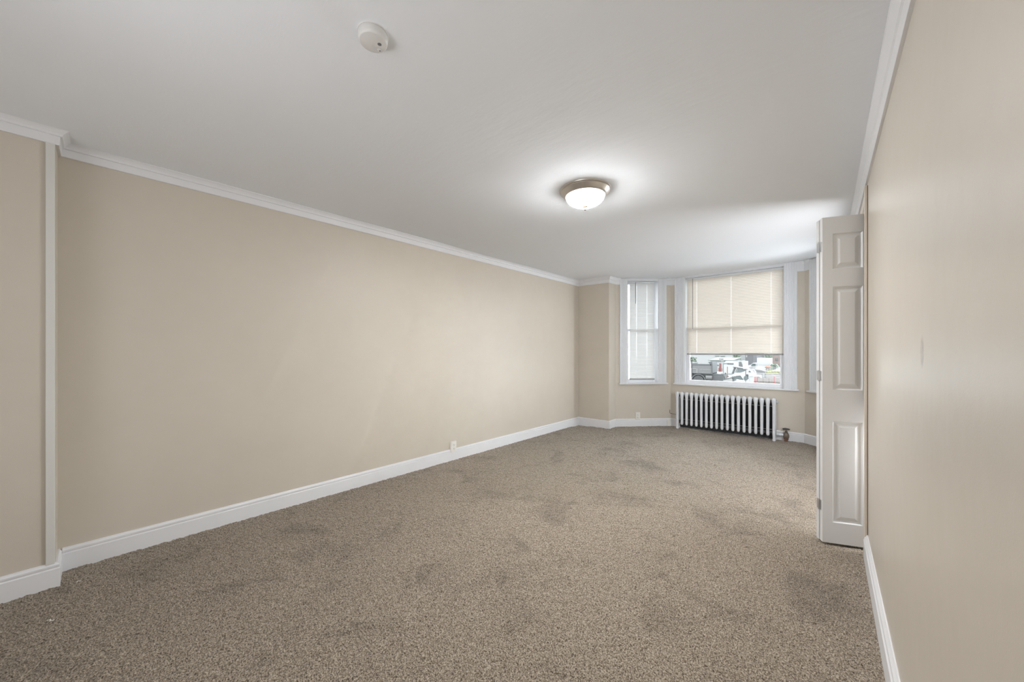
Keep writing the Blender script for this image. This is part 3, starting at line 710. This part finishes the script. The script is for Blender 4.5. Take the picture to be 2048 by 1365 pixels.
# parking sign on a post
Y = 33.0; sx = X_(1491.4, Y)
sg = empty('street_sign', (sx, Y, GZ)); thing(sg, 'white street sign on a thin dark post in front of the loader', 'sign')
zz = lambda py: Z_(1491, py, Y) - GZ
MB().box(-.025, .025, 0, .05, 0, zz(722)).build('post', M['dgrey'], sg)
hw = .165
MB().box(-hw, hw, -.02, -.005, zz(738.6), zz(722.2), .006).build('sign_panel', M['wht'], sg)
m = MB()
for py, w_ in ((724.6, .07), (727.6, .13), (736.2, .09)): m.box(-w_, w_, -.024, -.02, zz(py + .5), zz(py - .5))
a = [(.065 * math.cos(k), .065 * math.sin(k)) for k in [2 * math.pi * i / 20 for i in range(20)]]
m.rings([[(r * p[0], yy, zz(732) + r * p[1]) for p in a] for r, yy in ((1, -.02), (1, -.024), (.7, -.024), (.7, -.02))], cap=False)
m.build('faded_lettering', mat('faded_red_print', (0.12, 0.10, 0.10), 0.7), sg)

# red posts and concrete barrier on the right
Y = 37.0
for i, (pa, pb, pt, lab) in enumerate(((1508.8, 1514.6, 753, 'faded red post at the left end of the concrete barrier'), (1544.6, 1548.4, 752, 'dark red leaning post at the right part of the concrete barrier'))):
    a_, b_ = X_(pa, Y), X_(pb, Y); h = Z_(pa, pt, Y) - GZ; w_ = b_ - a_
    b = empty('barrier_post', ((a_ + b_) / 2, Y - .3, GZ)); thing(b, lab, 'post')
    m = MB(); m.box(-w_/2, w_/2, 0, .18, 0, h, .02); q = m.build('post', M['redp'], b)
    MB().box(-w_/2 - .02, w_/2 + .02, -.02, .2, 0, .12, .01).build('foot', M['dgrey'], b)
    if i: b.rotation_euler = (0, R(4), 0)
Y = 44.4; a_, b_ = X_(1515, Y), X_(1575, Y)
cb = empty('concrete_barrier', (a_, Y, GZ)); thing(cb, 'low concrete barrier between the two red posts', 'barrier')
h = Z_(1530, 756.5, Y) - GZ; n = 5; w_ = (b_ - a_) / n
for i in range(n): MB().prism([(-.3, 0), (.3, 0), (.22, .2), (.12, h), (-.12, h), (-.22, .2)], i * w_ + .015, (i + 1) * w_ - .015, 'x').build('barrier_block', M['conc'], cb)
Y = 45.2; rl = empty('guard_rail', (X_(1503, Y), Y, GZ)); thing(rl, 'thin white three-bar rail behind the concrete barrier', 'rail')
Lr = X_(1575, Y) - X_(1503, Y)
for py in (747.5, 751.0, 754.2): MB().box(0, Lr, 0, .04, Z_(1530, py, Y) - GZ - .025, Z_(1530, py, Y) - GZ + .025).build('bar', M['wht'], rl)
for k in range(4): MB().box(Lr * (k + .4) / 4 - .03, Lr * (k + .4) / 4 + .03, .04, .1, 0, Z_(1530, 746.8, Y) - GZ).build('rail_post', M['offw'], rl)

# dark flat trailer
Y = 52.0; fx = X_(1505.5, Y)
fb = empty('flatbed_trailer', (fx, Y, GZ)); thing(fb, 'dark flatbed trailer with a sloping nose behind the loader', 'trailer')
q = lambda px, py: (X_(px, Y) - fx, Z_(1518, py, Y) - GZ)
MB().prism([q(1505.5, 739.4), q(1521, 740.4), q(1530.5, 743.2), q(1528, 744.8), q(1511, 745)], 0, 2.2).build('deck', M['black'], fb)
MB().box(q(1523.2, 0)[0], q(1525, 0)[0], .2, .34, 0, q(0, 744)[1]).build('stand', M['dgrey'], fb)
for px in (1509, 1515): wheel(fb, q(px, 0)[0], .15, .36, .25)

# white box truck
Y = 60.0; bx = X_(1498, Y); q = lambda px, py: (X_(px, Y) - bx, Z_(1518, py, Y) - GZ)
bt = empty('box_truck', (bx, Y, GZ)); thing(bt, 'large white box truck in the middle distance', 'truck')
MB().box(q(1514, 0)[0], q(1541, 0)[0], 0, 2.4, q(0, 740)[1], q(0, 716.5)[1], .05).build('cargo_box', M['wht'], bt)
MB().prism([q(1498, 740), q(1498, 731), q(1502, 729.5), q(1505, 727), q(1514, 727), q(1514, 740)], .1, 2.3).build('cab', M['wht'], bt)
MB().prism([q(1502, 732), q(1505.5, 728), q(1511, 728), q(1511, 732)], .04, .1).build('cab_window', M['teal'], bt)
MB().box(q(1499, 0)[0], q(1540, 0)[0], .4, 2.0, .5, q(0, 740)[1]).build('chassis', M['dgrey'], bt)
for px in (1503, 1531): wheel(bt, q(px, 0)[0], .15, .48, .3)

# white van, black edged
Y = 53.0; vx = X_(1446.5, Y); q = lambda px, py: (X_(px, Y) - vx, Z_(1458, py, Y) - GZ)
vn = empty('delivery_van', (vx, Y, GZ)); thing(vn, 'white delivery van with a black roof edge left of the loader', 'van')
MB().prism([q(1446.5, 752), q(1446.5, 727.5), q(1451, 723), q(1466, 724), q(1470, 727), q(1472, 740), q(1472, 752)], 0, 2.1).build('body', M['wht'], vn)
MB().box(q(1455, 0)[0], q(1467, 0)[0], -.05, 0, q(0, 729.3)[1], q(0, 727)[1]).build('side_window', M['dgrey'], vn)
MB().box(q(1446.2, 0)[0], q(1456, 0)[0], -.05, 0, q(0, 728.3)[1], q(0, 727.4)[1]).build('roof_edge', M['dgrey'], vn)
MB().box(q(1445.6, 0)[0], q(1446.9, 0)[0], -.06, .1, q(0, 752)[1], q(0, 727.4)[1]).build('rear_pillar', M['dgrey'], vn)
MB().box(q(1447, 0)[0], q(1472, 0)[0], -.04, 0, q(0, 748.6)[1], q(0, 748)[1]).build('side_trim', M['mgrey'], vn)
for px in (1451, 1467): wheel(vn, q(px, 0)[0], .1, .36, .25)
Y = 51.0; op = empty('marker_post', (X_(1454.8, Y), Y, GZ)); thing(op, 'orange marker post in front of the white van', 'post')
MB().lathe([(.05, 0), (.05, Z_(1454, 733.5, Y) - GZ - .03), (.02, Z_(1454, 733.5, Y) - GZ)], n=12).build('pole', M['orange'], op, True)
MB().lathe([(.18, 0), (.16, .08), (.06, .1)], n=16).build('base', M['black'], op, True)

# white pickup behind the loader cab
Y = 57.0; ux = X_(1468, Y); q = lambda px, py: (X_(px, Y) - ux, Z_(1480, py, Y) - GZ)
pk = empty('pickup_truck', (ux, Y, GZ)); thing(pk, 'white pickup behind the cab of the loader', 'truck')
MB().prism([q(1466, 746), q(1466, 736), q(1472, 734), q(1475, 723), q(1485, 722), q(1489, 731), q(1499, 733), q(1500, 746)], 0, 1.9).build('body', M['wht'], pk)
MB().prism([q(1478, 733), q(1478, 724), q(1482.5, 724), q(1485, 731), q(1485, 734)], -.03, 0).build('cab_window', M['mgrey'], pk)
for px in (1473, 1494): wheel(pk, q(px, 0)[0], .1, .38, .25)

# yellow-green hedge, dark tractor and orange cover by it
def blob(mb, c, r, seed, sub=2, amp=.25):
    rng = random.Random(seed)
    ret = bmesh.ops.create_icosphere(mb.bm, subdivisions=sub, radius=1.0)
    for v in ret['verts']:
        k = 1 + amp * (rng.random() - .5) * 2
        v.co = Vector((c[0] + v.co.x * r[0] * k, c[1] + v.co.y * r[1] * k, c[2] + v.co.z * r[2] * k))
Y = 56.0; hx = X_(1533, Y); hd = empty('hedge', (hx, Y, GZ)); thing(hd, 'yellow-green hedge strip behind the barrier', 'hedge')
m = MB(); hw_ = X_(1566, Y) - hx; ht = Z_(1545, 742.5, Y) - GZ
for i in range(40): blob(m, (hw_ * (i + .5) / 40, random.uniform(-.1, .3), ht * random.uniform(.80, .90)), (.16, .3, .2), i, 2, .4)
m.build('foliage', M['yleaf'], hd)
MB().box(0.02, hw_ - .02, -.25, .45, 0, ht * .82).build('planter', M['conc'], hd)
Y = 58.5; tx = X_(1542, Y); q = lambda px, py: (X_(px, Y) - tx, Z_(1548, py, Y) - GZ)
tt = empty('tractor', (tx, Y, GZ)); thing(tt, 'dark green tractor behind the hedge at the right', 'tractor')
MB().prism([q(1541, 741), q(1541, 731), q(1543, 728), q(1545, 730), q(1552, 729), q(1556, 733), q(1556, 738), q(1553, 737), q(1551, 732), q(1546, 732), q(1546, 741)], 0, 1.4).build('body', M['leaf'], tt)
MB().prism([q(1545, 740), q(1546, 732), q(1551, 732), q(1551, 740)], .1, 1.3).build('cab_window', M['dgrey'], tt)
for px in (1543.5, 1553): wheel(tt, q(px, 0)[0], .05, .55, .3)
Y = 57.6; cx0 = X_(1535.5, Y); m = MB(); blob(m, (0, 0, 0), (.34, .3, .22), 5, 2, .1)
oc = m.build('orange_cover', M['orange'], None, loc=(cx0, Y, Z_(1536, 734.5, Y))); 
oc.name = 'cement_mixer'; thing(oc, 'rounded orange mixer drum left of the tractor', 'mixer')
oc.location.z = Z_(1536, 734.5, Y)
st_ = MB(); hh = oc.location.z - GZ - .1
for a_ in (-.2, .2): st_.tube([(a_ * 1.6, 0, -hh - .1), (a_ * .6, 0, -.1)], .05)
st_.build('stand', M['dgrey'], oc)

# buildings and trees at the far side
Y = 76.0; ax = X_(1417, Y); q = lambda px, py: (X_(px, Y) - ax, Z_(1440, py, Y) - GZ)
sh = empty('shed', (ax, Y, GZ)); thing(sh, 'long low shed with a grey-green roof behind the trailer', 'shed')
MB().box(q(1420, 0)[0], q(1463, 0)[0], .3, 8, 0, q(0, 721)[1]).build('wall', M['wallw'], sh)
MB().prism([(0.0, q(0, 720.6)[1]), (8.4, q(0, 716.4)[1]), (8.4, q(0, 717.4)[1]), (0, q(0, 722)[1])], q(1416, 0)[0], q(1466, 0)[0], 'x').build('roof', M['roofg'], sh)
MB().box(q(1428, 0)[0], q(1437, 0)[0], .24, .3, .1, q(0, 733)[1]).build('shed_door', M['offw'], sh)
MB().box(q(1428, 0)[0], q(1437, 0)[0], .24, .3, q(0, 732)[1], q(0, 730.5)[1]).build('lintel', M['dgrey'], sh)
Y = 120.0
def building(name, label, px0, px1, py1, Y, m, dep, wins, wm):
    x0, x1 = X_(px0, Y), X_(px1, Y); h = Z_((px0 + px1) / 2, py1, Y) - GZ
    b = empty(name, (x0, Y, GZ)); thing(b, label, 'building')
    MB().box(0, x1 - x0, 0, dep, 0, h).build('wall', m, b)
    MB().box(-.3, x1 - x0 + .3, -.3, dep + .3, h, h + .35).build('roof', M['wallw'], b)
    for (a, c, d, e) in wins:
        f = MB().box(X_(a, Y) - x0, X_(c, Y) - x0, -.08, 0, Z_(a, d, Y) - GZ, Z_(a, e, Y) - GZ).build('window', wm, b)
        MB().box(X_(a, Y) - x0 + .12, X_(c, Y) - x0 - .12, -.10, -.08, Z_(a, d, Y) - GZ + .1, Z_(a, e, Y) - GZ - .1).build('pane', M['teal'], f)
    return b
building('warehouse', 'long white warehouse across the back of the yard', 1360, 1468, 708, 120, M['wallw'], 20, [(1430, 1439, 713.6, 712), (1441, 1450, 714.2, 712.4)], M['roofg'])
building('block_building', 'grey block building behind the sign', 1490.5, 1513.5, 706, 95, M['blockg'], 12, [(1492, 1494.5, 715, 711)], M['offw'])
building('brick_building', 'pale brick building at the right edge of the view', 1543, 1600, 708, 105, M['brick'], 14, [(1551, 1556, 722, 717), (1560, 1565, 722, 717)], M['dgrey'])
building('white_building', 'white building between the two groups of trees', 1513, 1533, 709, 130, M['wallw'], 14, [(1517, 1522, 716, 713)], M['offw'])
def tree(px, py0, py1, Y, r, seed, label):
    x = X_(px, Y); zc = (Z_(px, py0, Y) + Z_(px, py1, Y)) / 2 - GZ; hz = abs(Z_(px, py0, Y) - Z_(px, py1, Y)) / 2
    t = empty('tree', (x, Y, GZ)); thing(t, label, 'tree', 'trees at the back of the yard')
    m = MB(); rng = random.Random(seed)
    for i in range(40): blob(m, (rng.uniform(-r, r) * .8, rng.uniform(-r, r) * .7, zc + rng.uniform(-hz, hz) * .8), (r * .24, r * .24, hz * .28), seed + i, 2, .5)
    m.build('foliage', M['leaf'], t)
    MB().tube([(0, 0, 0), (.05, 0, zc)], [.18, .1]).build('trunk', M['mgrey'], t)
tree(1383, 714, 724, 90, 1.0, 11, 'grey-green tree above the trailer bed')
tree(1474, 709, 720, 90, .75, 31, 'pale green tree above the loader cab')
tree(1537, 709, 720, 88, .7, 51, 'pale green tree left of the brick building')
